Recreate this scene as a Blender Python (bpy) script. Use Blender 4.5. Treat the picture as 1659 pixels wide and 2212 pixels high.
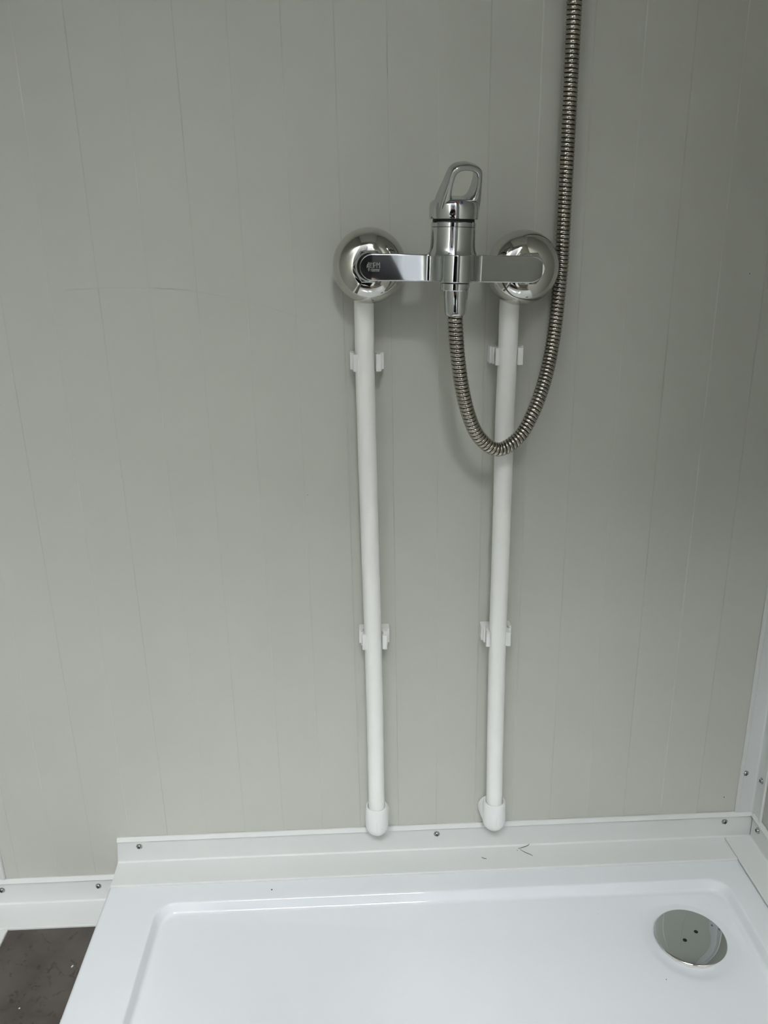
import bpy, bmesh, math, random
from mathutils import Vector, Matrix

# ------------------------------------------------------------------ reset
for o in list(bpy.data.objects):
    bpy.data.objects.remove(o, do_unlink=True)
scene = bpy.context.scene
COL = scene.collection
PI = math.pi

# ------------------------------------------------------------------ camera
cam_data = bpy.data.cameras.new('camera')
cam = bpy.data.objects.new('camera', cam_data)
COL.objects.link(cam)
R_ = Vector((0.9991, -0.0391, -0.0182)).normalized()
F_ = Vector((0.0313, 0.9476, -0.3178)).normalized()
U_ = R_.cross(F_).normalized()
R_ = F_.cross(U_).normalized()
m = Matrix.Identity(4)
for i in range(3):
    m[i][0], m[i][1], m[i][2] = R_[i], U_[i], -F_[i]
m.translation = (-0.0920, -0.8159, 0.7788)
cam.matrix_world = m
cam_data.sensor_fit = 'HORIZONTAL'
cam_data.sensor_width = 36.0
cam_data.lens = 37.441
cam_data.clip_start = 0.01
scene.camera = cam

# ------------------------------------------------------------------ world (overcast sky)
world = bpy.data.worlds.new('overcast_sky')
scene.world = world
world.use_nodes = True
wn = world.node_tree
wn.nodes['Background'].inputs['Color'].default_value = (0.97, 0.975, 1.0, 1)
wn.nodes['Background'].inputs['Strength'].default_value = 18.0

# portal that guides sky sampling through the doorway
DOOR_X0, DOOR_X1, DOOR_Z1, FRONT_Y = -0.56, 0.08, 1.80, -1.35
FAC_L, FAC_R = 2.76, 2.32  # heights of the added outside walls, set to limit skylight
pl = bpy.data.lights.new('doorway_portal', 'AREA')
pl.shape = 'RECTANGLE'
pl.size = DOOR_X1 - DOOR_X0
pl.size_y = DOOR_Z1
pl.cycles.is_portal = True
po = bpy.data.objects.new('doorway_portal', pl)
COL.objects.link(po)
po.location = ((DOOR_X0 + DOOR_X1) / 2, FRONT_Y - 0.03, DOOR_Z1 / 2)
po.rotation_euler = (PI / 2, 0, 0)

scene.view_settings.view_transform = 'Standard'
scene.view_settings.look = 'None'
scene.view_settings.gamma = 1.0
scene.view_settings.use_curve_mapping = False
scene.view_settings.exposure = 2.04


# ------------------------------------------------------------------ materials
def mat(name, color, rough=0.5, metal=0.0, spec=0.5, noise=None, bump=None, coat=0.0):
    mt = bpy.data.materials.new(name)
    mt.use_nodes = True
    nt = mt.node_tree
    b = nt.nodes['Principled BSDF']
    b.inputs['Base Color'].default_value = (*color, 1)
    b.inputs['Roughness'].default_value = rough
    b.inputs['Metallic'].default_value = metal
    b.inputs['Specular IOR Level'].default_value = spec
    if coat:
        b.inputs['Coat Weight'].default_value = coat
        b.inputs['Coat Roughness'].default_value = 0.03
    tc = nt.nodes.new('ShaderNodeTexCoord')
    if noise:
        scale, amount = noise
        n = nt.nodes.new('ShaderNodeTexNoise')
        n.inputs['Scale'].default_value = scale
        n.inputs['Detail'].default_value = 4
        nt.links.new(tc.outputs['Object'], n.inputs['Vector'])
        r = nt.nodes.new('ShaderNodeValToRGB')
        r.color_ramp.elements[0].position = 0.3
        r.color_ramp.elements[1].position = 0.7
        r.color_ramp.elements[0].color = (*[c * (1 - amount) for c in color], 1)
        r.color_ramp.elements[1].color = (*[min(1, c * (1 + amount)) for c in color], 1)
        nt.links.new(n.outputs['Fac'], r.inputs['Fac'])
        nt.links.new(r.outputs['Color'], b.inputs['Base Color'])
    if bump:
        scale, strength, dist = bump
        n = nt.nodes.new('ShaderNodeTexNoise')
        n.inputs['Scale'].default_value = scale
        n.inputs['Detail'].default_value = 2
        nt.links.new(tc.outputs['Object'], n.inputs['Vector'])
        bp = nt.nodes.new('ShaderNodeBump')
        bp.inputs['Strength'].default_value = strength
        bp.inputs['Distance'].default_value = dist
        nt.links.new(n.outputs['Fac'], bp.inputs['Height'])
        nt.links.new(bp.outputs['Normal'], b.inputs['Normal'])
    return mt


M = {}
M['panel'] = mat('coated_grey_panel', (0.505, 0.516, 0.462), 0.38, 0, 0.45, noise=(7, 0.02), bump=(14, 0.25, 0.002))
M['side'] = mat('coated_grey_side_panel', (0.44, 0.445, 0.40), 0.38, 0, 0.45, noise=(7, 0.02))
M['ceiling'] = mat('white_ceiling_sheet', (0.62, 0.64, 0.62), 0.5, noise=(5, 0.02))
M['trim'] = mat('white_pvc_trim', (0.65, 0.67, 0.655), 0.42, noise=(9, 0.012))
M['bead'] = mat('white_pvc_corner_trim', (0.60, 0.615, 0.605), 0.42, noise=(9, 0.012))
M['tray'] = mat('white_gloss_acrylic', (0.71, 0.745, 0.765), 0.035, 0, 0.5, noise=(4, 0.008))
M['pipe'] = mat('white_polypropylene', (0.87, 0.88, 0.845), 0.40, noise=(30, 0.012))
M['fitting'] = mat('white_fitting_plastic', (0.81, 0.825, 0.81), 0.36, noise=(60, 0.02))
M['clip'] = mat('white_clip_plastic', (0.82, 0.83, 0.81), 0.42, noise=(40, 0.01))
M['chrome'] = mat('polished_chrome', (0.60, 0.615, 0.62), 0.035, 1.0, noise=(20, 0.01))
M['chrome_esc'] = mat('polished_steel_rosette', (0.60, 0.59, 0.55), 0.07, 1.0, noise=(20, 0.01))
M['plate'] = mat('polished_drain_plate', (0.62, 0.65, 0.66), 0.03, 1.0, noise=(20, 0.01))
M['hose'] = mat('stainless_hose', (0.46, 0.43, 0.37), 0.20, 1.0, noise=(50, 0.05))
M['gap'] = mat('dark_hose_groove', (0.018, 0.016, 0.012), 0.6, noise=(50, 0.1))
M['black'] = mat('black_gap_shade', (0.008, 0.008, 0.008), 0.6, noise=(50, 0.1))  # stands in for the shade in gaps and drain holes
M['screw'] = mat('zinc_screw', (0.45, 0.47, 0.46), 0.25, 1.0, noise=(400, 0.15))
M['recess'] = mat('screw_recess_shade', (0.03, 0.035, 0.035), 0.5, 0.6, noise=(300, 0.2))  # dark tone stands for shade inside the screw recess
M['etch'] = mat('etched_logo', (0.42, 0.42, 0.42), 0.6, 0.3, noise=(300, 0.05))
M['red'] = mat('red_enamel', (0.25, 0.01, 0.01), 0.3, noise=(200, 0.1))
M['blue'] = mat('blue_enamel', (0.02, 0.02, 0.2), 0.3, noise=(200, 0.1))
M['collar'] = mat('white_drain_collar', (0.66, 0.64, 0.60), 0.35, noise=(60, 0.01))
M['shade_plate'] = mat('drain_gap_shade', (0.10, 0.10, 0.10), 0.5, noise=(60, 0.05))  # tone of the shaded gap under the drain cover
M['pencil'] = mat('graphite_mark', (0.10, 0.105, 0.10), 0.7, noise=(500, 0.3))
M['scuff'] = mat('pale_scuff', (0.47, 0.485, 0.45), 0.45, noise=(60, 0.05))
M['dirt'] = mat('dark_dirt', (0.04, 0.035, 0.03), 0.8, noise=(500, 0.3))
M['chip'] = mat('pale_plastic_chip', (0.7, 0.68, 0.62), 0.5, noise=(500, 0.05))
M['added_facade'] = mat('added_wall_steel', (0.050,0.054,0.058), 0.45, noise=(2, 0.03))  # added outside wall, tone kept low to limit fill light
M['dark_clad'] = mat('added_wall_dark', (0.02, 0.02, 0.022), 0.6, 0, 0.1, noise=(2, 0.1))  # added outside wall, near black so it gives little fill light
M['coat'] = mat('black_winter_coat', (0.012, 0.012, 0.013), 0.8, 0, 0.2, noise=(60, 0.3))
M['jeans'] = mat('dark_trousers', (0.022, 0.022, 0.026), 0.85, 0, 0.2, noise=(80, 0.3))
M['boot'] = mat('dark_boot_leather', (0.02, 0.016, 0.012), 0.6, noise=(40, 0.2))
M['skin'] = mat('skin', (0.52, 0.30, 0.21), 0.5, noise=(30, 0.06))
M['hair'] = mat('dark_hair', (0.02, 0.015, 0.012), 0.6, noise=(90, 0.4))
M['phone'] = mat('black_phone_glass', (0.01, 0.01, 0.012), 0.2, noise=(40, 0.1))
M['eye'] = mat('eye_white', (0.7, 0.7, 0.68), 0.3, noise=(60, 0.02))
M['ground'] = mat('dark_gravel', (0.04,0.035,0.03), 0.9, noise=(3, 0.25))  # darkened to limit light bounced in through the doorway


def floor_material():
    mt = bpy.data.materials.new('dark_mottled_vinyl')
    mt.use_nodes = True
    nt = mt.node_tree
    b = nt.nodes['Principled BSDF']
    b.inputs['Roughness'].default_value = 0.5
    b.inputs['Specular IOR Level'].default_value = 0.35
    tc = nt.nodes.new('ShaderNodeTexCoord')

    def noise(scale, detail, dist):
        n = nt.nodes.new('ShaderNodeTexNoise')
        n.inputs['Scale'].default_value = scale
        n.inputs['Detail'].default_value = detail
        n.inputs['Distortion'].default_value = dist
        nt.links.new(tc.outputs['Object'], n.inputs['Vector'])
        return n
    n1 = noise(22, 6, 0.4)
    r1 = nt.nodes.new('ShaderNodeValToRGB')
    r1.color_ramp.elements[0].position = 0.32
    r1.color_ramp.elements[1].position = 0.68
    r1.color_ramp.elements[0].color = (0.066, 0.057, 0.052, 1)
    r1.color_ramp.elements[1].color = (0.098, 0.088, 0.076, 1)
    nt.links.new(n1.outputs['Fac'], r1.inputs['Fac'])
    n2 = noise(95, 5, 1.2)
    r2 = nt.nodes.new('ShaderNodeValToRGB')
    r2.color_ramp.elements[0].position = 0.30
    r2.color_ramp.elements[1].position = 0.42
    r2.color_ramp.elements[0].color = (0.55, 0.52, 0.52, 1)
    r2.color_ramp.elements[1].color = (1, 1, 1, 1)
    nt.links.new(n2.outputs['Fac'], r2.inputs['Fac'])
    mx = nt.nodes.new('ShaderNodeMixRGB')
    mx.blend_type = 'MULTIPLY'
    mx.inputs['Fac'].default_value = 1
    nt.links.new(r1.outputs['Color'], mx.inputs['Color1'])
    nt.links.new(r2.outputs['Color'], mx.inputs['Color2'])
    nt.links.new(mx.outputs['Color'], b.inputs['Base Color'])
    return mt


M['floor'] = floor_material()


# ------------------------------------------------------------------ mesh helpers
class MB:
    """collects vertices and faces for one mesh object"""
    def __init__(self):
        self.v, self.f, self.mi = [], [], []

    def add(self, verts, faces, mi=0, xf=None):
        k = len(self.v)
        for p in verts:
            p = Vector(p)
            self.v.append(xf @ p if xf is not None else p)
        for f in faces:
            self.f.append([i + k for i in f])
            self.mi.append(mi)
        return self

    def box(self, x0, x1, y0, y1, z0, z1, mi=0, xf=None):
        v = [(x0, y0, z0), (x1, y0, z0), (x1, y1, z0), (x0, y1, z0), (x0, y0, z1), (x1, y0, z1), (x1, y1, z1), (x0, y1, z1)]
        f = [(0, 3, 2, 1), (4, 5, 6, 7), (0, 1, 5, 4), (1, 2, 6, 5), (2, 3, 7, 6), (3, 0, 4, 7)]
        return self.add(v, f, mi, xf)

    def lathe(self, prof, n=48, xf=None, mi=0, cap0=True, cap1=True):
        """prof: list of (r, z) along local z; r=0 ends collapse to a point"""
        v, f, rows = [], [], []
        for r, z in prof:
            if r < 1e-7:
                rows.append([len(v)])
                v.append((0, 0, z))
            else:
                rows.append(list(range(len(v), len(v) + n)))
                v += [(r * math.cos(2 * PI * i / n), r * math.sin(2 * PI * i / n), z) for i in range(n)]
        for a, b in zip(rows[:-1], rows[1:]):
            for i in range(n):
                j = (i + 1) % n
                if len(a) == 1 and len(b) == 1:
                    continue
                if len(a) == 1:
                    f.append((a[0], b[j], b[i]))
                elif len(b) == 1:
                    f.append((a[i], a[j], b[0]))
                else:
                    f.append((a[i], a[j], b[j], b[i]))
        if cap0 and len(rows[0]) > 1:
            f.append(list(reversed(rows[0])))
        if cap1 and len(rows[-1]) > 1:
            f.append(rows[-1])
        return self.add(v, f, mi, xf)

    def prism(self, poly, c0, c1, fn, mi=0):
        """extrude 2-d polygon between c0 and c1; fn(a,b,c) gives the point"""
        n = len(poly)
        v = [fn(a, b, c0) for a, b in poly] + [fn(a, b, c1) for a, b in poly]
        f = [list(range(n)), list(range(2 * n - 1, n - 1, -1))]
        f += [(i, n + i, n + (i + 1) % n, (i + 1) % n) for i in range(n)]
        return self.add(v, f, mi)

    def loft(self, rings, mi=0, closed=False, caps=True):
        n = len(rings[0])
        v = [p for r in rings for p in r]
        f = []
        m_ = len(rings)
        for a in range(m_ if closed else m_ - 1):
            b = (a + 1) % m_
            for i in range(n):
                j = (i + 1) % n
                f.append((a * n + i, a * n + j, b * n + j, b * n + i))
        if caps and not closed:
            f.append(list(range(n - 1, -1, -1)))
            f.append([(m_ - 1) * n + i for i in range(n)])
        return self.add(v, f, mi)

    def build(self, name, mats, parent=None, angle=35, flip_check=True, label=None):
        if not isinstance(mats, (list, tuple)):
            mats = [mats]
        o0 = Vector((0, 0, 0))
        if parent is not None:
            pass
        me = bpy.data.meshes.new(name)
        me.from_pydata([tuple(p) for p in self.v], [], self.f)
        for mt in mats:
            me.materials.append(M[mt])
        for p, k in zip(me.polygons, self.mi):
            p.material_index = k
        if flip_check:
            bm = bmesh.new()
            bm.from_mesh(me)
            bmesh.ops.recalc_face_normals(bm, faces=bm.faces)
            bm.to_mesh(me)
            bm.free()
        for p in me.polygons:
            p.use_smooth = True
        me.set_sharp_from_angle(angle=math.radians(angle))
        me.update()
        o = bpy.data.objects.new(name, me)
        COL.objects.link(o)
        if parent is not None:
            o.parent = parent
        if label:
            o['label'] = label
        return o


def empty(name, loc=(0, 0, 0), rot=(0, 0, 0)):
    o = bpy.data.objects.new(name, None)
    o.empty_display_size = 0.02
    COL.objects.link(o)
    o.location = loc
    o.rotation_euler = rot
    return o


def tag(o, label, cat, group=None, kind=None):
    o['label'] = label
    o['category'] = cat
    if group:
        o['group'] = group
    if kind:
        o['kind'] = kind
    return o


def shift(mb, loc):
    """make world-space vertices relative to a root at loc"""
    l = Vector(loc)
    mb.v = [p - l for p in mb.v]
    return mb


def catmull(pts, per):
    out = []
    P = [Vector(p) for p in pts]
    P = [P[0] * 2 - P[1]] + P + [P[-1] * 2 - P[-2]]
    for i in range(1, len(P) - 2):
        a, b, c, d = P[i - 1], P[i], P[i + 1], P[i + 2]
        for k in range(per):
            t = k / per
            out.append(0.5 * ((2 * b) + (c - a) * t + (2 * a - 5 * b + 4 * c - d) * t * t + (3 * b - a - 3 * c + d) * t ** 3))
    out.append(P[-2])
    return out


def resample(pts, step):
    L = [0]
    for a, b in zip(pts[:-1], pts[1:]):
        L.append(L[-1] + (b - a).length)
    n = max(2, int(round(L[-1] / step)))
    out, j = [], 0
    for i in range(n + 1):
        s = L[-1] * i / n
        while j < len(L) - 2 and L[j + 1] < s:
            j += 1
        t = (s - L[j]) / max(1e-9, L[j + 1] - L[j])
        out.append(pts[j].lerp(pts[j + 1], t))
    return out, L[-1]


def frames(pts):
    T = []
    for i in range(len(pts)):
        a = pts[max(0, i - 1)]
        b = pts[min(len(pts) - 1, i + 1)]
        T.append((b - a).normalized())
    n = T[0].orthogonal().normalized()
    out = []
    for t in T:
        n = (n - t * n.dot(t)).normalized()
        out.append((t, n, t.cross(n)))
    return out


def tube(mb, pts, rad, n=16, mi=0, caps=True):
    fr = frames(pts)
    rings = []
    for i, (p, (t, u, w)) in enumerate(zip(pts, fr)):
        r = rad(i) if callable(rad) else rad
        rings.append([p + (u * math.cos(2 * PI * k / n) + w * math.sin(2 * PI * k / n)) * r for k in range(n)])
    return mb.loft(rings, mi=mi, caps=caps)


# ------------------------------------------------------------------ room shell
XL, XR, ZC = -0.567, 0.392, 2.25
T = 0.05

wall_back = empty('wall_back', (0, 0, 0))
tag(wall_back, 'grey coated panel wall with faint vertical ribs behind the pipes', 'wall', kind='structure')
RAISED = [(-0.5285, -0.4810), (-0.4335, -0.3855), (-0.3389, -0.2905), (-0.2440, -0.1965), (-0.1490, -0.1015),
          (-0.0075, 0.0400), (0.0868, 0.1342), (0.1810, 0.2272), (0.2740, 0.3202)]
RH, RB = 0.00035, 0.0012


def rib_panel(x0, x1):
    prof = [(x0, 0.0)]
    for a, b in RAISED:
        if a > x0 and b < x1:
            prof += [(a - RB / 2, 0), (a + RB / 2, -RH), (b - RB / 2, -RH), (b + RB / 2, 0)]
    prof.append((x1, 0))
    poly = prof + [(x1, T), (x0, T)]
    mb = MB()
    mb.prism(poly, 0.0, ZC, lambda a, b, c: (a, b, c))
    return mb


p_l = rib_panel(XL - T, -0.05458).build('panel', 'panel', wall_back, angle=4)
p_r = rib_panel(-0.05412, XR + T).build('panel', 'panel', wall_back, angle=4)
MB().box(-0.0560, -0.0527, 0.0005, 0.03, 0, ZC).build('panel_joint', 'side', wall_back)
# faint scuff arc on the left panel
arc = catmull([(-0.372, -0.0002, 0.7425), (-0.3200, -0.0002, 0.7435), (-0.2552, -0.0004, 0.7400), (-0.1887, -0.0002, 0.7260),
               (-0.1430, -0.0002, 0.7110), (-0.1190, -0.0002, 0.7030)], 16)
sc = MB()
rings = []
for i, p in enumerate(arc):
    t = i / (len(arc) - 1)
    w = 0.00045 * math.sin(PI * min(1, max(0.02, t))) ** 0.5 + 0.00005
    yb = -0.00042
    rings.append([Vector((p.x, yb - 0.00006, p.z - w)), Vector((p.x, yb - 0.00006, p.z + w)), Vector((p.x, yb + 0.0003, p.z + w)), Vector((p.x, yb + 0.0003, p.z - w))])
sc.loft(rings).build('scuff_mark', 'scuff', p_l, label='pale curved scuff')
for (x, z, r) in [(-0.5395, 0.4120, 0.0007), (-0.146, 0.527, 0.0005), (0.353, 0.1165, 0.0008), (0.304, 0.7445, 0.0007)]:
    MB().lathe([(r, 0), (r * 0.8, 0.00025), (0, 0.0003)], 10, Matrix.Translation((x, -0.0001, z)) @ Matrix.Rotation(PI / 2, 4, 'X')).build(
        'speck', 'pencil', p_l if x < -0.054 else p_r)

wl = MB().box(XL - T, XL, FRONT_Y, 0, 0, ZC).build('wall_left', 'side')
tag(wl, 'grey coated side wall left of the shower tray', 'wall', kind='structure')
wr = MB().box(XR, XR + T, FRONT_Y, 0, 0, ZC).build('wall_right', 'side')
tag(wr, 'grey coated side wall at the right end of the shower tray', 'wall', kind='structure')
wf = MB()  # wide wings added to shade the strip outside
wf.box(-3.0, DOOR_X0, FRONT_Y - T, FRONT_Y, 0, ZC + 0.15)
wf.box(DOOR_X1, 3.0, FRONT_Y - T, FRONT_Y, 0, ZC + 0.15)
wf.box(DOOR_X0, DOOR_X1, FRONT_Y - T, FRONT_Y, DOOR_Z1, ZC + 0.15)
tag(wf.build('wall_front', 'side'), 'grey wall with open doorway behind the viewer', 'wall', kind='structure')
fl = MB().box(XL - T, XR + T, FRONT_Y - T, T, -0.03, 0).build('floor', 'floor')
tag(fl, 'dark brown-grey mottled vinyl floor beside the tray', 'floor', kind='structure')
ce = MB().box(XL - T, XR + T, FRONT_Y - T, T, ZC, ZC + 0.04).build('ceiling', 'ceiling')
tag(ce, 'plain white ceiling sheet above the cubicle', 'ceiling', kind='structure')
def cladding(x0, x1, y, z1, pitch, mname, label):  # added unseen walls outside that hold back low skylight
    f = MB()
    n = int(round((x1 - x0) / pitch))
    for i in range(n):
        a = x0 + i * pitch
        f.prism([(a, y), (a + pitch * .5, y), (a + pitch * .6, y - 0.03), (a + pitch * .9, y - 0.03), (a + pitch, y), (a + pitch, y - 0.1), (a, y - 0.1)], -0.2, z1, lambda p, q, c: (p, q, c))
    return tag(f.build('added_facade', mname, angle=20), label, 'added_facade', kind='structure')


cladding(-6.1, -0.10, -2.45, FAC_L, 0.2, 'dark_clad', 'added tall dark ribbed wall facing the doorway, blocks low skylight, seen only reflected in chrome')
cladding(-0.10, 6.1, -2.46, FAC_R, 0.2, 'added_facade', 'added paler ribbed wall facing the doorway, height set to limit skylight, seen only reflected in chrome')
gr = MB().box(-12, 12, -24, FRONT_Y - T, -0.25, -0.2).build('ground', 'ground')
tag(gr, 'dark gravel ground outside the open doorway', 'ground', kind='structure')


# ------------------------------------------------------------------ screws
def screw(parent, loc, normal, spin=0.3):
    z = Vector(normal).normalized()
    q = z.to_track_quat('Z', 'Y').to_matrix().to_4x4()
    xf = Matrix.Translation(loc) @ q @ Matrix.Rotation(spin, 4, 'Z')
    mb = MB().lathe([(0.0038, -0.0004), (0.0038, 0.0005), (0.0034, 0.0008), (0.0029, 0.0009), (0.0027, 0.0016), (0.0021, 0.0023), (0.0011, 0.0026), (0, 0.0027)], 24, xf)
    s = mb.build('screw', 'screw', parent)
    r = MB()  # raised dark cross drawn for the shaded recess
    r.box(-0.0019, 0.0019, -0.00042, 0.00042, 0.0008, 0.00278, 0, xf)
    r.box(-0.00042, 0.00042, -0.0019, 0.0019, 0.0008, 0.00278, 0, xf)
    r.build('recess', 'recess', s)
    return s


# ------------------------------------------------------------------ skirting angles and corner trims
def fillet(cx, cz, r, a0, a1, n=6):
    return [(cx + r * math.cos(math.radians(a0 + (a1 - a0) * i / n)), cz + r * math.sin(math.radians(a0 + (a1 - a0) * i / n))) for i in range(n + 1)]


def angle_profile(z0, top, depth, bead=True):
    """(d, z) polygon: d is the distance out from the wall"""
    p = [(0, top), (0.0012, top + 0.0003), (0.0022, top - 0.0002), (0.0046, top - 0.0042), (0.0044, top - 0.0050), (0.0024, top - 0.0058)]
    fr_ = 0.0022
    p += [(0.0024 + fr_ - a, z0 + 0.0022 + fr_ - b) for a, b in
          [(fr_ * math.cos(t * PI / 2 / 10), fr_ * math.sin(t * PI / 2 / 10)) for t in range(11)]]
    if bead:
        p += [(depth - 0.0046, z0 + 0.0022), (depth - 0.0042, z0 + 0.0034), (depth - 0.0008, z0 + 0.0032), (depth, z0 + 0.0020), (depth, z0)]
    else:
        p += [(depth - 0.0005, z0 + 0.0024), (depth, z0 + 0.0018), (depth, z0)]
    p += [(0, z0)]
    return p


RIM = 0.0565
# skirting on the back wall above the tray
b1 = MB()
b1.prism(angle_profile(RIM, 0.0946, 0.0425), -0.4025, XR - 0.0005, lambda a, b, c: (c, -a - 0.0004, b))
# cut the left end a little unevenly, like a snipped profile
for p in b1.v:
    if p.x < -0.4:
        if p.z > 0.075:
            p.x += 0.0022
        elif p.y > -0.01:
            p.x -= 0.0006
        if p.y < -0.03:
            p.x += 0.0012
bb1 = b1.build('baseboard_back', 'trim', angle=28)
tag(bb1, 'white plastic angle skirting along the back edge of the shower tray', 'skirting', kind='structure')
for x in (-0.3743, -0.0070, 0.3564):
    screw(bb1, (x, -0.0026, 0.0815), (0, -1, 0), 0.3 + x * 4)
# pencil strokes left on that skirting
for pts in ([(0.0942, -0.0090, 0), (0.1010, -0.0070, 0), (0.1075, -0.0048, 0.0006), (0.1095, -0.0040, 0.0022)],
            [(0.0965, -0.0105, 0), (0.1020, -0.0160, 0), (0.1070, -0.0195, 0), (0.1100, -0.0225, 0)],
            [(0.0465, -0.0205, 0), (0.0490, -0.0228, 0), (0.0525, -0.0240, 0)],
            [(0.0925, -0.0118, 0), (0.0932, -0.0124, 0)]):
    c = catmull([(x, y, RIM + 0.0025 + z) for x, y, z in pts], 6)
    n_ = len(c)
    tube(MB(), c, lambda i: 0.00042 * (0.5 + 0.5 * math.sin(PI * (i + 0.5) / n_)), 6).build('pencil_mark', 'pencil', bb1)

# skirting on the back wall above the bare floor
b2 = MB().prism(angle_profile(0.0, 0.0390, 0.0425), XL, -0.4065, lambda a, b, c: (c, -a - 0.0004, b))
bb2 = b2.build('trim_1', 'trim', angle=28)
tag(bb2, 'short white plastic angle skirting between left wall and tray, on the floor', 'skirting', kind='structure')
for x in (-0.5507, -0.4317):
    screw(bb2, (x, -0.0026, 0.0238), (0, -1, 0), 0.5 + x * 9)
# skirting along the left wall
b3 = MB().prism(angle_profile(0.0, 0.0390, 0.0360), -0.0435, FRONT_Y, lambda a, b, c: (XL + a + 0.0002, c, b))
bb3 = b3.build('baseboard_left', 'trim', angle=28)
tag(bb3, 'white angle skirting at the foot of the left wall', 'skirting', kind='structure')
# skirting along the right wall, lapped over the back one
b4 = MB().prism(angle_profile(RIM + 0.0032, 0.0965, 0.0345, bead=False), -0.0075, -0.78, lambda a, b, c: (XR - a - 0.0002, c, b))
bb4 = b4.build('baseboard_right', 'trim', angle=28)
tag(bb4, 'white angle skirting lapped over the tray along the right wall', 'skirting', kind='structure')
screw(bb4, (XR - 0.0028, -0.0230, 0.0830), (-1, 0, 0), 0.2)
screw(bb4, (XR - 0.0028, -0.4230, 0.0830), (-1, 0, 0), 0.9)


def corner_trim(name, cx, sgn, z0, label, leg):
    """vertical L trim; sgn = -1: corner to the right, +1: corner to the left"""
    p = [(0, 0), (0, -leg), (0.0012, -leg - 0.0002), (0.0030, -leg + 0.0008), (0.0030, -leg + 0.0040), (0.0019, -leg + 0.0048), (0.0019, -0.0045)]
    p += [(0.0019 + 0.0026 - 0.0026 * math.cos(t * PI / 2 / 5), -0.0045 + 0.0026 * math.sin(t * PI / 2 / 5)) for t in range(1, 6)]
    p += [(leg - 0.0048, -0.0019), (leg - 0.0040, -0.0030), (leg - 0.0008, -0.0030), (leg + 0.0002, -0.0012), (leg, 0)]
    mb = MB().prism(p, z0, ZC, lambda a, b, c: (cx + sgn * (a + 0.0002), b - 0.0004, c))
    o = mb.build(name, 'bead', angle=28)
    tag(o, label, 'trim', kind='structure')
    return o


ct = corner_trim('trim_2', XR, -1, 0.0950, 'upright white corner trim in the right rear corner', 0.0235)
screw(ct, (0.3745, -0.0022, 0.1525), (0, -1, 0), 0.2)
screw(ct, (XR - 0.0020, -0.0135, 0.1490), (-1, 0, 0), 0.8)
for z in (0.65, 1.15):
    screw(ct, (0.3815, -0.0022, z), (0, -1, 0), 0.4)
ct2 = corner_trim('trim_3', XL, 1, 0.0395, 'upright white corner trim in the left rear corner', 0.0225)

# ------------------------------------------------------------------ shower tray
TX0, TX1, TY0, TY1 = -0.4040, 0.3905, -0.0030, -0.7900
DC = Vector((0.2590, -0.1432))          # drain centre
NR = 240


def rrect(x0, x1, y0, y1, r, n=NR):
    """rounded rectangle, y0 > y1; sampled by angle around the drain so rings stay aligned"""
    xa, xb, ya, yb = x0, x1, y1, y0
    out = []
    for i in range(n):
        t = 2 * PI * i / n
        d = Vector((math.cos(t), math.sin(t)))
        # march to the boundary by bisection on the sdf
        lo, hi = 0.0, 2.0
        cx, cy, hx, hy = (xa + xb) / 2, (ya + yb) / 2, (xb - xa) / 2, (yb - ya) / 2
        for _ in range(40):
            mid = (lo + hi) / 2
            p = DC + d * mid
            qx, qy = abs(p.x - cx) - hx + r, abs(p.y - cy) - hy + r
            s = math.hypot(max(qx, 0), max(qy, 0)) + min(max(qx, qy), 0) - r
            if s > 0:
                hi = mid
            else:
                lo = mid
        out.append(DC + d * lo)
    return out


def rrect_arc(x0, x1, y0, y1, r, side=56, arc=26):
    """rounded rectangle sampled evenly per side and corner"""
    xa, xb, ya, yb = x0, x1, y1, y0
    out = []
    cs = [(xb - r, yb - r, 0), (xa + r, yb - r, 90), (xa + r, ya + r, 180), (xb - r, ya + r, 270)]
    for k, (cx, cy, a0) in enumerate(cs):
        for i in range(arc):
            a = math.radians(a0 + 90 * i / (arc - 1))
            out.append(Vector((cx + r * math.cos(a), cy + r * math.sin(a))))
        e = out[-1]
        nx, ny, na = cs[(k + 1) % 4]
        s = Vector((nx + r * math.cos(math.radians(na)), ny + r * math.sin(math.radians(na))))
        for i in range(1, side):
            out.append(e.lerp(s, i / side))
    return out


rings = []


def ring(inset, z, r):
    # the ridge of the basin sits further in than the outer edge on each side
    rings.append([Vector((p.x, p.y, z)) for p in rrect_arc(TX0 + inset, TX1 - inset, TY0 - inset, TY1 + inset, r)])


def ring_in(e, z, r=None):
    rr = 0.020 + e * -0.2 if r is None else r
    rings.append([Vector((p.x, p.y, z)) for p in rrect_arc(-0.3420 + e, 0.3315 - e, -0.0675 - e, -0.7250 + e, rr)])


ring(0.006, 0.0, 0.006)
ring(0.002, 0.002, 0.006)
ring(0.0, RIM - 0.006, 0.006)
for k in range(1, 6):
    a = k / 5 * PI / 2
    ring(0.005 * (1 - math.cos(a)), RIM - 0.006 + 0.0058 * math.sin(a), 0.006)
BASIN = RIM - 0.0108
ring_in(-0.0200, RIM, 0.024)
ring_in(-0.0020, RIM, 0.024)
prof_in = []
sl = math.radians(62)                        # slope of the basin wall
r1, r2 = 0.0028, 0.0055
for k in range(7):
    t = sl * k / 6
    prof_in.append((0.0006 + r1 * math.sin(t), RIM - r1 * (1 - math.cos(t))))
x1, z1 = prof_in[-1]
x2 = x1 + (RIM - BASIN - r1 * (1 - math.cos(sl)) - r2 * (1 - math.cos(sl))) / math.tan(sl)
z2 = BASIN + r2 * (1 - math.cos(sl))
prof_in.append(((x1 + x2) / 2, (z1 + z2) / 2))
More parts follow.
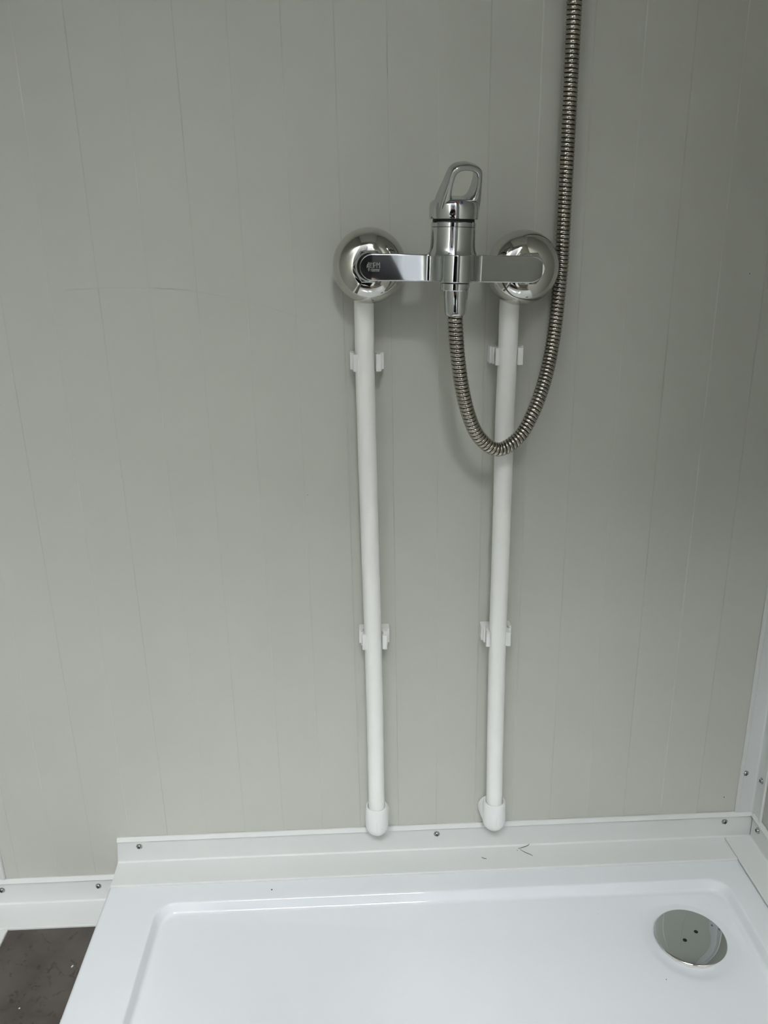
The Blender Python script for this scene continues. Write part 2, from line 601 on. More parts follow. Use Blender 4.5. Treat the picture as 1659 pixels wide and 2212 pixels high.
for k in range(9):
    t = sl * (1 - k / 8)
    prof_in.append((x2 + r2 * (math.sin(sl) - math.sin(t)), BASIN + r2 * (1 - math.cos(t))))
for x, z in prof_in:
    ring_in(x, z, 0.022 - max(0, x) * 0.3)
XE = prof_in[-1][0] + 0.0025
ring_in(XE, BASIN, 0.019)
base = rrect_arc(-0.3420 + XE, 0.3315 - XE, -0.0675 - XE, -0.7250 + XE, 0.019)
DR_R = 0.0530
for k in range(1, 22):
    t = k / 21
    row = []
    for p in base:
        d = p - DC
        q = DC + d.normalized() * DR_R
        s = t ** 0.85
        row.append(Vector((p.x + (q.x - p.x) * s, p.y + (q.y - p.y) * s, BASIN - 0.0035 * s)))
    rings.append(row)
zr = BASIN - 0.0035
for dr, dz in ((0.0510, -0.0001), (0.0490, -0.0003), (0.0470, -0.0006), (0.0450, -0.0010), (0.0430, -0.0013), (0.0410, -0.0015), (0.036, -0.0016), (0.02, -0.0016)):
    rings.append([Vector((*(DC + (p - DC).normalized() * dr), zr + dz)) for p in base])
tray = empty('shower_tray', (-0.0067, -0.3965, 0))
tag(tray, 'white glossy acrylic shower tray with raised rim and shallow basin', 'shower tray')
tb = MB().loft(rings)
tray_body = shift(tb, tray.location).build('basin', 'tray', tray, angle=50)

# ------------------------------------------------------------------ drain
DZ = zr - 0.0016
drain = empty('shower_drain', (DC.x, DC.y, DZ))
tag(drain, 'round polished chrome drain cover raised over a white collar in the tray', 'drain')
MB().lathe([(0.0335, 0), (0.0345, 0.0020), (0.0343, 0.0030), (0.0332, 0.0036), (0.0316, 0.0030), (0.0310, -0.0010), (0.0300, 0.0006), (0, 0.0006)], 64).build('collar', 'collar', drain, label='white plastic collar')
MB().lathe([(0.0309, 0.0002), (0.0300, 0.0012), (0, 0.0012)], 48).build('shade_plate', 'shade_plate', drain, label='dark plate for the shade under the cover')  # plate put in to darken the gap like shade
CZ_ = 0.0500 - DZ
for a in (35, 125, 215, 305):
    a = math.radians(a)
    MB().lathe([(0.0018, 0.0004), (0.0018, CZ_ - 0.0018)], 12, Matrix.Translation((0.024 * math.cos(a), 0.024 * math.sin(a), 0))).build('post', 'collar', drain)
CZ = 0.0500 - DZ
cov = MB().lathe([(0, CZ - 0.0020), (0.0350, CZ - 0.0022), (0.0374, CZ - 0.0016), (0.0380, CZ - 0.0008), (0.0374, CZ - 0.0002), (0.0366, CZ), (0.020, CZ + 0.0002), (0, CZ + 0.0003)], 96).build('cover', 'plate', drain, angle=40, label='mirror polished disc')
ha = math.radians(32)
for s in (-1, 1):
    MB().lathe([(0.0022, CZ - 0.0003), (0.0022, CZ + 0.00034), (0.0, CZ + 0.00036)], 20,
               Matrix.Translation((s * 0.0098 * math.cos(ha), s * 0.0098 * math.sin(ha), 0))).build('hole', 'black', cov)  # solid dark disc drawn for the shade of a hole

# ------------------------------------------------------------------ pipes
PIPE_L = [(-0.0805, -0.022, 0.7560), (-0.0812, -0.022, 0.7209), (-0.0819, -0.022, 0.6699), (-0.0819, -0.022, 0.6144), (-0.0816, -0.022, 0.5414), (-0.0813, -0.022, 0.4640),
          (-0.0807, -0.022, 0.3819), (-0.0806, -0.022, 0.2946), (-0.0810, -0.022, 0.2017), (-0.0815, -0.022, 0.1250)]
PIPE_R = [(0.0600, -0.022, 0.7520), (0.0598, -0.022, 0.7114), (0.0596, -0.022, 0.6666), (0.0587, -0.022, 0.6107), (0.0587, -0.022, 0.5372), (0.0587, -0.022, 0.4593),
          (0.0582, -0.022, 0.3766), (0.0585, -0.022, 0.2888), (0.0594, -0.022, 0.1951), (0.0602, -0.022, 0.1250)]
PR = 0.0096


def pipe(path, turn, label, top_x):
    base_ = Vector(path[-1])
    root = empty('water_pipe', (base_.x, -0.022, 0.1000))
    tag(root, label, 'pipe', 'white supply pipes under the mixer')
    pts = catmull(path, 6)
    shift(tube(MB(), pts, PR, 32), root.location).build('pipe', 'pipe', root)
    # elbow at the foot: vertical socket with rounded bottom and a branch into the wall
    el = MB()
    top = 0.1430
    prof = [(PR + 0.0002, top - 0.004), (PR + 0.0010, top + 0.0002), (0.0120, top + 0.0010), (0.0131, top - 0.0012), (0.0135, top - 0.006), (0.0138, top - 0.020)]
    zc = top - 0.0265
    prof += [(0.0138 * math.cos(a), zc - 0.0138 * math.sin(a)) for a in [k * PI / 2 / 9 for k in range(0, 9)]]
    prof.append((0, zc - 0.0138))
    el.lathe(prof, 40, Matrix.Translation((base_.x, -0.022, 0)), cap0=False)
    el_o = shift(el, root.location).build('elbow', 'fitting', root, label='rounded white elbow fitting')
    br = MB().lathe([(0.0115, -0.006), (0.0142, 0.002), (0.0146, 0.0090), (0.0142, 0.0217)], 36,
                    Matrix.Translation((base_.x, -0.022, zc + 0.0040)) @ Matrix.Rotation(turn, 4, 'Z') @ Matrix.Rotation(-PI / 2, 4, 'X'))
    shift(br, root.location).build('branch', 'fitting', root)
    ln = MB().box(base_.x - 0.0002 + turn * 0.004, base_.x + 0.0002 + turn * 0.004, -0.0359, -0.0345, zc - 0.001, zc + 0.0115)
    shift(ln, root.location).build('mould_seam', 'trim', el_o)
    for dx, dz in ((0.004, 0.008), (0.005, 0.002)):
        sp = MB().lathe([(0.0007, 0), (0.0005, 0.0002), (0, 0.0003)], 8, Matrix.Translation((base_.x + dx, -0.0353 + 0.0008 * dx / 0.005, zc + dz)) @ Matrix.Rotation(PI / 2, 4, 'X'))
        shift(sp, root.location).build('speck', 'etch', el_o)
    # wall-plate elbow hidden under the rosette
    hid = MB().lathe([(0.0138, 0.0), (0.0138, 0.034), (0.0120, 0.036)], 32, Matrix.Translation((top_x, -0.0004, 0.7560)) @ Matrix.Rotation(PI / 2, 4, 'X'))
    shift(hid, root.location).build('wall_elbow', 'fitting', root)
    return root


pipe(PIPE_L, -0.09, 'left white plastic supply pipe running down the wall to an elbow', -0.0770)
pipe(PIPE_R, 0.14, 'right white plastic supply pipe, crossed by the hanging hose loop', 0.0640)


# ------------------------------------------------------------------ pipe clips
def clip_profile():
    """(x, d) outline of one half, d = distance from the wall; pipe centre at d = 0.022"""
    c, ri, ro = 0.022, PR + 0.0001, PR + 0.0030
    inner = [(ri * math.sin(a), c - ri * math.cos(a)) for a in [math.radians(t) for t in range(0, 121, 8)]]
    e = inner[-1]
    outer = [(ro * math.sin(a), c - ro * math.cos(a)) for a in [math.radians(t) for t in range(104, 47, -8)]]
    right = inner + [(e[0] + 0.0004, e[1] + 0.0016), (e[0] + 0.0022, e[1] + 0.0030), (e[0] + 0.0050, e[1] + 0.0026), (e[0] + 0.0054, e[1] + 0.0010)] + outer
    # foot with an interlocking rail on the outside
    right += [(0.0104, 0.0110), (0.0128, 0.0110), (0.0128, 0.0190), (0.0148, 0.0190), (0.0148, 0.0130), (0.0168, 0.0130), (0.0168, 0.0008), (0.0156, 0.0)]
    left = [(-x, d) for x, d in reversed(right)]
    return right + left[:-1]


clip_poly = clip_profile()


def clip(x, z, label, tilt=0.0):
    root = empty('pipe_clip', (x, 0, z), (0, tilt, 0))
    tag(root, label, 'pipe clip', 'white pipe clips on the wall')
    MB().prism(clip_poly, -0.0083, 0.0083, lambda a, b, c: (a, -b - 0.0003, c)).build('jaw', 'clip', root, angle=25)
    MB().lathe([(0.0030, 0), (0.0030, 0.0012), (0.0018, 0.0016), (0, 0.0016)], 20, Matrix.Translation((0, -0.0112, 0)) @ Matrix.Rotation(PI / 2, 4, 'X')).build('fixing_screw', 'screw', root)
    return root


clip(-0.0796, 0.6690, 'upper white pipe clip on the left supply pipe', 0.01)
clip(0.0600, 0.6720, 'upper white pipe clip on the right supply pipe, within the hose loop', 0.0)
clip(-0.0790, 0.3640, 'lower white pipe clip on the left supply pipe', 0.01)
clip(0.0578, 0.3625, 'lower white pipe clip on the right supply pipe, below the hose loop', 0.0)

# ------------------------------------------------------------------ mixer tap
MX, MZ = -0.0030, 0.7575
mixer = empty('shower_mixer', (MX, 0, MZ), (0, math.radians(1.85), 0))
tag(mixer, 'chrome wall-mounted shower mixer with an open loop lever on top', 'mixer tap')
RX90 = Matrix.Rotation(PI / 2, 4, 'X')      # local z -> -Y (out from the wall)

# rosettes and nuts
for sx in (-0.0725, 0.0725):
    prof = [(0.0338, 0.030), (0.0345, 0.0306), (0.0345, 0.0316)]
    for k in range(1, 20):
        a = k / 19 * PI / 2
        prof.append((0.0110 + 0.0233 * (math.cos(a) ** 0.92 if k < 19 else 0), 0.0318 + 0.0215 * math.sin(a) ** 1.1))
    prof += [(0.0100, 0.0520)]
    MB().lathe(prof, 96, Matrix.Translation((sx, 0, 0)) @ RX90, cap0=False, cap1=True).build('rosette', 'chrome_esc', mixer, angle=60, label='domed chrome wall rosette')
    nut = MB()
    hexp = []
    for r, z in ((0.0150, 0.0500), (0.0160, 0.0512), (0.0160, 0.0600), (0.0150, 0.0615)):
        hexp.append([Vector((r * math.cos(math.radians(60 * i + 2)), r * math.sin(math.radians(60 * i + 2)), z)) for i in range(6)])
    hexp = [[(Matrix.Translation((sx, 0, 0)) @ RX90) @ p for p in r] for r in hexp]
    nut.loft(hexp)
    nut.lathe([(0.0122, 0.0600), (0.0135, 0.0620), (0.0135, 0.0650), (0.012, 0.067)], 40, Matrix.Translation((sx, 0, 0)) @ RX90)
    nut.build('union_nut', 'chrome', mixer, angle=20)

# body with both arms: lofted along X
HL, HH = 0.0820, 0.0116
BY0 = 0.0640                                # back of arms (distance from the wall)


def front_d(x):
    ax = abs(x - 0.002)
    r, c = 0.0150, 0.0905
    edge = 0.0140
    arm = 0.0825
    if ax <= edge:
        return c + math.sqrt(r * r - ax * ax)
    e = c + math.sqrt(r * r - edge * edge)
    t = min(1, (ax - edge) / 0.0105)
    s = 1 - (1 - t) ** 2.6
    return e + (arm - e) * s


xs = []
for i in range(25):
    a = i / 24 * PI / 2
    xs.append(-HL + HH * (1 - math.cos(a)))
k = 150
xs += [-HL + HH + (2 * HL - 2 * HH) * i / k for i in range(1, k)]
xs += [-x for x in reversed(xs[:25])]
rings = []
for x in xs:
    e = HL - abs(x)
    hh = HH if e >= HH else math.sqrt(max(1e-9, HH * HH - (HH - e) ** 2))
    hh = max(hh, 0.0004)
    d1, d0 = front_d(x), BY0
    rr = min(0.0012, hh * 0.6)
    sec = []
    for cx, cz, a0 in ((d1 - rr, hh - rr, 0), (d0 + rr, hh - rr, 90), (d0 + rr, -hh + rr, 180), (d1 - rr, -hh + rr, 270)):
        for q in range(5):
            a = math.radians(a0 + 90 * q / 4)
            sec.append(Vector((x, -(cx + rr * math.cos(a)), cz + rr * math.sin(a))))
    rings.append(sec)
body = MB().loft(rings).build('body', 'chrome', mixer, angle=48)
wn_ = body.modifiers.new('weighted_normals', 'WEIGHTED_NORMAL')
wn_.keep_sharp = True
wn_.weight = 100

# cartridge barrel, flaring softly into the arms
CX, CD = -0.0002, 0.0765
XC = Matrix.Translation((CX, -CD, 0))
MB().lathe([(0.0222, 0.0100), (0.0216, 0.0122), (0.0206, 0.0145), (0.0200, 0.0175), (0.0197, 0.0220), (0.0196, 0.0338), (0.0190, 0.0342)], 72, XC).build('barrel', 'chrome', mixer, angle=50)
MB().lathe([(0.0190, 0.0340), (0.0198, 0.0345), (0.0198, 0.0376), (0.0190, 0.0384), (0.016, 0.0384)], 72, XC).build('retaining_ring', 'chrome', mixer, angle=30)
MB().lathe([(0.0183, 0.0380), (0.0183, 0.0415)], 48, XC).build('gap_ring', 'black', mixer)  # black band painted in for the shaded gap
# outlet below the body and its collar
MB().lathe([(0.0124, -0.0110), (0.0124, -0.0124)], 48, Matrix.Translation((0.002, -0.0900, 0))).build('outlet_gap', 'black', mixer)  # black ring drawn for the shade line under the body
MB().lathe([(0.0126, -0.0122), (0.0130, -0.0126), (0.0130, -0.0178), (0.0124, -0.0186), (0.006, -0.0186)], 56, Matrix.Translation((0.002, -0.0895, 0))).build('outlet', 'chrome', mixer, angle=30)

# lever: domed cap plus a tilted open loop
lever = empty('lever', (CX, -CD, 0.0405), (0, 0, math.radians(24)))
lever.parent = mixer
capm = MB().lathe([(0.0200, 0.0), (0.0212, 0.0002), (0.0216, 0.0012), (0.0217, 0.0100), (0.0213, 0.0130), (0.0198, 0.0152), (0.0160, 0.0168), (0.008, 0.0176), (0, 0.0178)], 72)
cap_o = capm.build('cap', 'chrome', lever, angle=50)


def loop_outline(n):
    """outer and inner outline (u, v), same count, starting at the bottom centre"""
    def dense(pts):
        c = catmull([(a, b, 0) for a, b in pts], 14)
        return c
    o_half = [(0.0, -0.004), (0.0120, -0.0035), (0.0196, 0.0010), (0.0200, 0.0100), (0.0186, 0.0190), (0.0170, 0.0270), (0.0160, 0.0335), (0.0142, 0.0392), (0.0092, 0.0430), (0.0, 0.0446)]
    i_half = [(0.0, 0.0150), (0.0065, 0.0153), (0.0103, 0.0178), (0.0113, 0.0220), (0.0116, 0.0260), (0.0114, 0.0300), (0.0106, 0.0340), (0.0084, 0.0370), (0.0048, 0.0384), (0.0, 0.0388)]

    def full(h):
        h = dense(h)
        r, _ = resample([Vector(p) for p in h], 0.0008)
        # equal count
        pts = [Vector(p) for p in h]
        L = [0]
        for a, b in zip(pts[:-1], pts[1:]):
            L.append(L[-1] + (b - a).length)
        out, j = [], 0
        for i in range(n + 1):
            s = L[-1] * i / n
            while j < len(L) - 2 and L[j + 1] < s:
                j += 1
            t = (s - L[j]) / max(1e-9, L[j + 1] - L[j])
            out.append(pts[j].lerp(pts[j + 1], t))
        return out + [Vector((-p.x, p.y, 0)) for p in reversed(out[1:-1])]
    return full(o_half), full(i_half)


oo, ii = loop_outline(64)
LEAN = math.radians(24)
rings = []
NC = 36
for a, b in zip(oo, ii):
    c = (a + b) / 2
    w = (a - b) / 2
    v = max(0.0, c.y)
    h = 0.0090 - 0.0038 * min(1, max(0, (v - 0.006) / 0.030))       # half thickness
    sec = []
    for k in range(NC):
        t = 2 * PI * k / NC
        ct, st = math.cos(t), math.sin(t)
        ct = math.copysign(abs(ct) ** 0.5, ct)
        st = math.copysign(abs(st) ** 0.6, st)
        q = c + w * ct
        nrm = h * st
        # plane leans forward (towards -Y) as v grows
        y = -(0.001 + q.y * math.sin(LEAN)) - nrm * math.cos(LEAN)
        z = 0.004 + q.y * math.cos(LEAN) - nrm * math.sin(LEAN)
        sec.append(Vector((q.x, y, z)))
    rings.append(sec)
MB().loft(rings, closed=True).build('loop_handle', 'chrome', lever, angle=60)
# temperature dots on the front of the cap
for dx, mt in ((-0.0022, 'red'), (0.0016, 'blue')):
    a = dx / 0.0217 - math.radians(24) + 0.10
    xf = Matrix.Rotation(a, 4, 'Z') @ Matrix.Translation((0, -0.0210, 0.0128)) @ Matrix.Rotation(math.radians(80), 4, 'X')
    MB().lathe([(0.0011, -0.0006), (0.0011, 0.0004), (0.0008, 0.0006), (0, 0.0007)], 16, xf).build('temperature_dot', mt, lever, label=mt + ' temperature dot')

# etched mark on the left arm: small emblem, the letters U P M and two fine lines below
logo = MB()
LY = -(0.0825 + 0.00006)


def stroke(x0, z0, x1, z1, w=0.00022):
    d = Vector((x1 - x0, 0, z1 - z0))
    L = max(d.length, 1e-6)
    d /= L
    n_ = Vector((-d.z, 0, d.x)) * w
    a, b = Vector((x0, LY, z0)) - d * w * 0.6, Vector((x1, LY, z1)) + d * w * 0.6
    th = Vector((0, 0.0002, 0))
    logo.add([a - n_, b - n_, b + n_, a + n_, a - n_ + th, b - n_ + th, b + n_ + th, a + n_ + th],
             [(0, 1, 2, 3), (7, 6, 5, 4), (0, 4, 5, 1), (1, 5, 6, 2), (2, 6, 7, 3), (3, 7, 4, 0)])


LX, LZ = -0.0722, -0.0006                    # lower left of the letters
H = 0.0046


def poly(pts, w=0.00022):
    for (a, b), (c, d) in zip(pts[:-1], pts[1:]):
        stroke(LX + a * 0.001, LZ + b * 0.001, LX + c * 0.001, LZ + d * 0.001, w)


poly([(0.0, 4.6), (0.0, 0.5), (0.4, 0.0), (1.6, 0.0), (2.0, 0.5), (2.0, 4.6)])
poly([(0.0, 4.3), (0.7, 3.6), (1.3, 3.6), (2.0, 4.3)], 0.00016)
poly([(2.8, 0.0), (2.8, 4.6), (4.0, 4.6), (4.5, 4.1), (4.5, 2.6), (4.0, 2.1), (2.8, 2.1)])
poly([(5.3, 0.0), (5.3, 4.6), (6.5, 2.6), (7.7, 4.6), (7.7, 0.0)])
# emblem to the left of the letters
poly([(-2.4, 4.4), (-1.6, 4.6), (-1.0, 3.8), (-1.4, 3.0), (-2.2, 3.2), (-2.4, 4.4)], 0.0002)
poly([(-2.9, 3.4), (-3.5, 1.6), (-3.6, 0.2), (-2.8, 1.4), (-2.4, 2.8)], 0.0002)
poly([(-2.2, 2.6), (-2.6, 0.2), (-1.6, -0.6), (-0.6, 0.4), (-1.8, 1.0), (-0.8, 2.0), (-1.2, 2.9)], 0.0002)
poly([(-2.4, -1.0), (-1.8, -2.8), (-1.2, -1.2), (-2.4, -1.0)], 0.0002)
# two rows of fine etching, too small to read
random.seed(4)
for row, zz in enumerate((-1.35, -2.55)):
    x = -0.2
    while x < 7.6:
        w_ = random.uniform(0.18, 0.42)
        if random.random() < 0.86:
            poly([(x, zz - 0.35), (x, zz + 0.35)], 0.00013)
            if random.random() < 0.6:
                poly([(x, zz + random.choice((-0.3, 0.0, 0.3))), (x + w_, zz + random.choice((-0.3, 0.0, 0.3)))], 0.0001)
        x += w_ + 0.15
logo.build('etched_mark', 'etch', body, label='etched emblem and letters UPM')

# ------------------------------------------------------------------ hose
hose = empty('shower_hose', (0.0001, -0.080, 0.7410))
tag(hose, 'ribbed stainless steel shower hose looping down from the mixer and up the wall', 'shower hose')
HP = [(0.0002, -0.080, 0.7260), (0.0001, -0.080, 0.7194), (0.0003, -0.080, 0.7092), (0.0025, -0.078, 0.684), (0.0072, -0.074, 0.6535), (0.0149, -0.069, 0.6238), (0.0269, -0.063, 0.5995),
      (0.0462, -0.058, 0.5858), (0.0672, -0.052, 0.5959), (0.0824, -0.045, 0.6195), (0.0951, -0.034, 0.6493), (0.1041, -0.022, 0.6837), (0.1088, -0.016, 0.7231),
      (0.1109, -0.014, 0.7619), (0.1109, -0.014, 0.8079), (0.1109, -0.014, 0.868), (0.1109, -0.014, 0.925), (0.1107, -0.014, 0.9794), (0.1100, -0.016, 1.06), (0.1090, -0.022, 1.16), (0.1080, -0.034, 1.28)]
pts = catmull(HP, 30)
PITCH = 0.0038
SUB = 12
pts, LEN = resample(pts, PITCH / SUB)
fr = frames(pts)
NS = 28
verts, faces, mis = [], [], []


def hose_r(ph):
    """radius over one pitch (ph 0..1): convex band, then a narrow groove"""
    ph = ph % 1.0
    if ph < 0.83:
        t = ph / 0.83 * 2 - 1
        return 0.00700 - 0.00038 * t * t * t * t - 0.0002 * t * t
    return 0.00555


for i, (p, (t, u, w)) in enumerate(zip(pts, fr)):
    for k in range(NS):
        a = 2 * PI * k / NS
        ph = i / SUB + k / NS
        r = hose_r(ph)
        verts.append(p + (u * math.cos(a) + w * math.sin(a)) * r)
for i in range(len(pts) - 1):
    for k in range(NS):
        j = (k + 1) % NS
        faces.append((i * NS + k, i * NS + j, (i + 1) * NS + j, (i + 1) * NS + k))
        ph = ((i + 0.5) / SUB + (k + 0.5) / NS) % 1.0
        mis.append(1 if ph > 0.83 else 0)
hm = MB()
hm.v, hm.f, hm.mi = verts, faces, mis
shift(hm, hose.location).build('ribbed_tube', ['hose', 'gap'], hose, angle=40)
# conical nut on the mixer outlet
nutm = MB().lathe([(0.0080, 0.7168), (0.0088, 0.7170), (0.0096, 0.7182), (0.0100, 0.7205), (0.0111, 0.7395), (0.0111, 0.7450), (0.0105, 0.7462)], 56, Matrix.Translation((0.0003, -0.0800, 0)))
shift(nutm, hose.location).build('conical_nut', 'chrome', hose, angle=30)

# ------------------------------------------------------------------ dirt and chips
dm = MB()
for x, y, r in ((-0.2085, -0.0560, 0.0009), (0.3130, -0.0960, 0.0011), (0.1700, -0.1010, 0.0006), (-0.3290, -0.2060, 0.0009), (0.215, -0.19, 0.0005), (0.2200, -0.0900, 0.0005)):
    z = RIM if y > -0.060 else BASIN - 0.0008
    if y < -0.060 and x > 0.15:
        z = BASIN - 0.0022
    dm.lathe([(r, 0.0), (r * 0.9, 0.0003), (0, 0.0006)], 8, Matrix.Translation((x, y, z)))
d = shift(dm, tray.location).build('dirt_specks', 'dirt', tray, label='tiny dark dirt specks')
d['kind'] = 'stuff'
cm = MB()
random.seed(8)
for x, y, l in ((-0.4235, -0.1660, 0.0028), (-0.4360, -0.0990, 0.0014), (-0.4290, -0.1880, 0.0010), (-0.4680, -0.1720, 0.0010), (-0.4760, -0.1500, 0.0008), (-0.5330, -0.1650, 0.0009)):
    xf = Matrix.Translation((x, y, 0)) @ Matrix.Rotation(random.uniform(0.4, 1.2), 4, 'Z')
    cm.box(-l, l, -l * 0.35 - 0.0002, l * 0.35 + 0.0002, 0, 0.0006, 0, xf)
c = cm.build('plastic_chips', 'chip')
tag(c, 'tiny pale plastic chips lying on the dark floor', 'debris', kind='stuff')

# ------------------------------------------------------------------ the photographer (only mirrored in the chrome)
def skinned(name, chains, mname, parent, sub=2):
    """chains: list of lists of (key, (x, y, z), r); equal keys share a vertex; the first is the root"""
    idx, co, rad, edges = {}, [], [], []
    for ch in chains:
        prev = None
        for key, p, r in ch:
            if key not in idx:
                idx[key] = len(co)
                co.append(Vector(p) - parent.location)
                rad.append(r)
            if prev is not None and prev != idx[key]:
                edges.append((prev, idx[key]))
            prev = idx[key]
    me = bpy.data.meshes.new(name)
    me.from_pydata([tuple(c) for c in co], edges, [])
    o = bpy.data.objects.new(name, me)
    COL.objects.link(o)
    o.parent = parent
    o.modifiers.new('skin', 'SKIN').use_smooth_shade = True
    if not me.skin_vertices:
        bpy.context.view_layer.objects.active = o
        me.attributes.new('dummy', 'FLOAT', 'POINT')
    sv = me.skin_vertices[0].data
    for i, r in enumerate(rad):
        rr = r if isinstance(r, tuple) else (r, r)
        sv[i].radius = rr
        sv[i].use_root = (i == 0)
    ss = o.modifiers.new('smooth', 'SUBSURF')
    ss.levels = sub
    ss.render_levels = sub
    me.materials.append(M[mname])
    return o


person = empty('person', (-0.232, -1.16, 0.0))
tag(person, 'person in a black coat crouching to hold a phone, mirrored in the chrome', 'person')
P = {'pel': (-0.235, -1.29, 0.31), 'wst': (-0.235, -1.265, 0.50), 'chs': (-0.230, -1.215, 0.68), 'nkb': (-0.222, -1.185, 0.82), 'nek': (-0.215, -1.160, 0.885),
     'jaw': (-0.208, -1.125, 0.950), 'hed': (-0.206, -1.135, 1.005), 'top': (-0.206, -1.145, 1.060)}
LIMB = {}
for s_, sx in (('l', -1), ('r', 1)):
    c = -0.232
    LIMB['sh' + s_] = (c + sx * 0.165, -1.195, 0.785)
    LIMB['el' + s_] = (c + sx * 0.215, -1.050, 0.585)
    LIMB['wr' + s_] = (-0.092 + sx * 0.090, -0.905, 0.628)
    LIMB['pm' + s_] = (-0.092 + sx * 0.062, -0.872, 0.664)
    LIMB['hp' + s_] = (c + sx * 0.090, -1.270, 0.285)
    LIMB['kn' + s_] = (c + sx * 0.160, -0.945, 0.460)
    LIMB['an' + s_] = (c + sx * 0.145, -1.165, 0.090)
    LIMB['to' + s_] = (c + sx * 0.155, -1.000, 0.035)
body_ch = [[('pel', P['pel'], 0.105), ('wst', P['wst'], 0.10), ('chs', P['chs'], 0.12), ('nkb', P['nkb'], 0.06), ('nek', P['nek'], 0.048), ('jaw', P['jaw'], (0.056, 0.062)),
            ('hed', P['hed'], (0.074, 0.090)), ('top', P['top'], (0.066, 0.080))]]
for s_, sx in (('l', -1), ('r', 1)):
    L = {k[:2]: v for k, v in LIMB.items() if k.endswith(s_)}
    body_ch.append([('chs', P['chs'], 0.12), ('sh' + s_, L['sh'], 0.050), ('el' + s_, L['el'], 0.038), ('wr' + s_, L['wr'], 0.026), ('pm' + s_, L['pm'], (0.030, 0.017))])
    body_ch.append([('pel', P['pel'], 0.105), ('hp' + s_, L['hp'], 0.085), ('kn' + s_, L['kn'], 0.058), ('an' + s_, L['an'], 0.038), ('to' + s_, L['to'], 0.032)])
    px, py, pz = L['pm']
    # four fingers behind the phone, the thumb on its face; all curl around the edge
    for q, (dz, ln, r) in enumerate(((0.028, 1.0, 0.0085), (0.010, 1.1, 0.009), (-0.008, 1.02, 0.0085), (-0.024, 0.85, 0.0075))):
        k = 'f%d%s' % (q, s_)
        body_ch.append([('pm' + s_, L['pm'], (0.030, 0.017)), (k + 'a', (px - sx * 0.006, py + 0.020, pz + dz), r * 1.05), (k + 'b', (px - sx * 0.020 * ln, py + 0.036, pz + dz * 1.1 + 0.004), r),
                        (k + 'c', (px - sx * 0.034 * ln, py + 0.034, pz + dz * 1.1 + 0.006), r * 0.85)])
    body_ch.append([('pm' + s_, L['pm'], (0.030, 0.017)), ('t' + s_ + 'a', (px - sx * 0.012, py - 0.004, pz + 0.030), 0.0115), ('t' + s_ + 'b', (px - sx * 0.032, py + 0.004, pz + 0.046), 0.0095)])
skinned('body', body_ch, 'skin', person)
coat_ch = [[('wst', (-0.235, -1.275, 0.40), 0.165), ('mid', (-0.233, -1.245, 0.56), (0.155, 0.150)), ('chs', P['chs'], (0.160, 0.150)), ('nkb', (-0.222, -1.185, 0.815), (0.095, 0.10)), ('col', (-0.217, -1.17, 0.865), 0.074)]]
for s_ in 'lr':
    coat_ch.append([('chs', P['chs'], (0.160, 0.150)), ('sh' + s_, LIMB['sh' + s_], 0.078), ('el' + s_, LIMB['el' + s_], 0.062), ('wr' + s_, Vector(LIMB['wr' + s_]).lerp(Vector(LIMB['el' + s_]), 0.08), 0.044)])
skinned('coat', coat_ch, 'coat', person)
leg_ch = [[('pel', P['pel'], 0.140)]]
for s_ in 'lr':
    leg_ch.append([('pel', P['pel'], 0.140), ('hp' + s_, LIMB['hp' + s_], 0.105), ('kn' + s_, LIMB['kn' + s_], 0.076), ('an' + s_, Vector(LIMB['an' + s_]) + Vector((0, 0, 0.02)), 0.056)])
skinned('trousers', leg_ch, 'jeans', person)
for s_ in 'lr':
    a, t = Vector(LIMB['an' + s_]), Vector(LIMB['to' + s_])
    skinned('boot', [[('a', a + Vector((0, 0, 0.03)), 0.055), ('h', (a.x, a.y - 0.01, 0.052), 0.052), ('m', (a.x, (a.y + t.y) / 2, 0.050), 0.048), ('t', (t.x, t.y, 0.042), 0.040)]], 'boot', person)
hd = Vector(P['hed']) - person.location
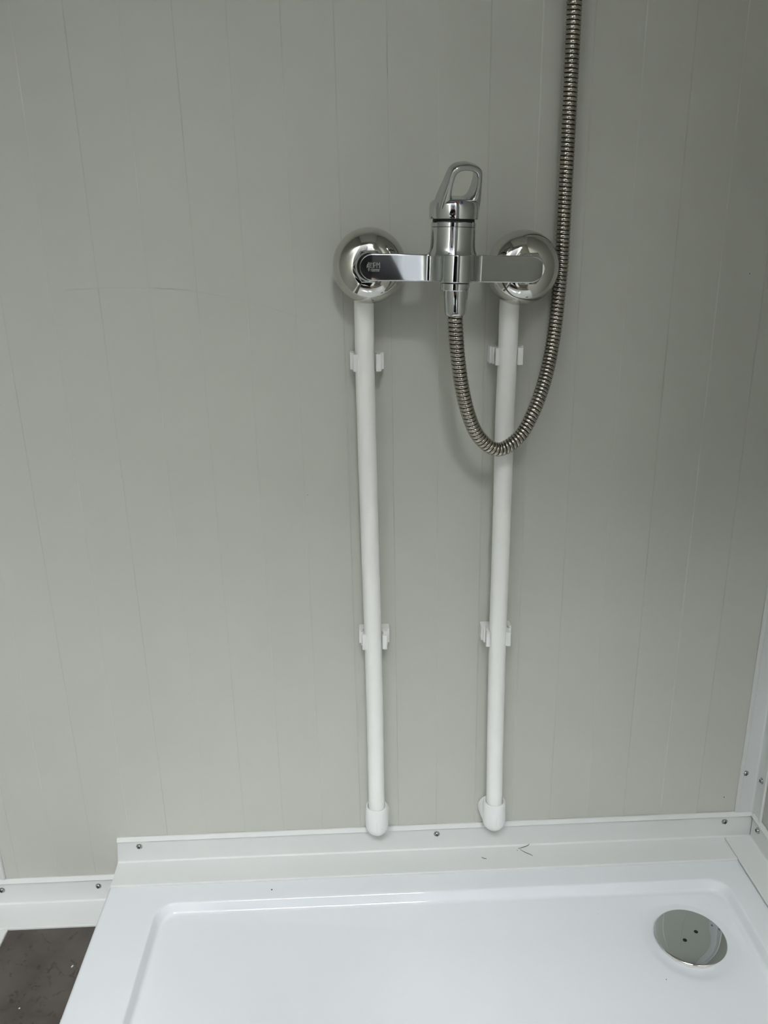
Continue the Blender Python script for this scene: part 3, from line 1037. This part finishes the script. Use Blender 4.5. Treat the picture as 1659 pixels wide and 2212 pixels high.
hair = MB().lathe([(0.084, -0.028), (0.090, 0.0), (0.089, 0.035), (0.078, 0.068), (0.052, 0.090), (0.022, 0.100), (0, 0.102)], 40, Matrix.Translation(hd + Vector((0, -0.022, 0.014))) @ Matrix.Rotation(math.radians(-24), 4, 'X') @ Matrix.Diagonal((0.92, 1.06, 1, 1)))
hair.build('hair', 'hair', person, angle=80)
fy = hd.y + 0.082
MB().lathe([(0.014, 0), (0.012, 0.010), (0.007, 0.020), (0, 0.024)], 16, Matrix.Translation((hd.x, fy - 0.006, hd.z - 0.022)) @ Matrix.Rotation(-PI / 2, 4, 'X')).build('nose', 'skin', person)
for sx in (-1, 1):
    MB().lathe([(0.0, -0.008), (0.010, -0.004), (0.012, 0.0), (0.009, 0.005), (0, 0.007)], 16, Matrix.Translation((hd.x + sx * 0.030, fy - 0.008, hd.z + 0.004)) @ Matrix.Rotation(-PI / 2, 4, 'X')).build('eye', 'eye', person)
    MB().lathe([(0.0, -0.008), (0.016, -0.005), (0.020, 0.0), (0.014, 0.006), (0, 0.008)], 16, Matrix.Translation((hd.x + sx * 0.072, hd.y - 0.008, hd.z - 0.008)) @ Matrix.Rotation(PI / 2, 4, 'Y') @ Matrix.Diagonal((1.5, 1, 1, 1))).build('ear', 'skin', person)
MB().box(hd.x - 0.020, hd.x + 0.020, fy - 0.022, fy - 0.010, hd.z - 0.056, hd.z - 0.049).build('mouth', 'boot', person)

# the phone in those hands, its lens at the viewpoint
ph = empty('phone', (0, 0, 0))
ph.matrix_world = cam.matrix_world @ Matrix.Translation((0, -0.055, 0.0075))
tag(ph, 'black phone held upright in both hands of the crouching person', 'phone')
slab = []
for z in (-0.004, -0.003, 0.003, 0.004):
    ins = 0.001 if abs(z) > 0.0035 else 0
    slab.append([Vector((x, y, z)) for x, y in [(p.x, p.y) for p in rrect_arc(-0.037 + ins, 0.037 - ins, 0.078 - ins, -0.078 + ins, 0.010 - ins, 4, 6)]])
MB().loft(slab).build('case', 'phone', ph, angle=40)
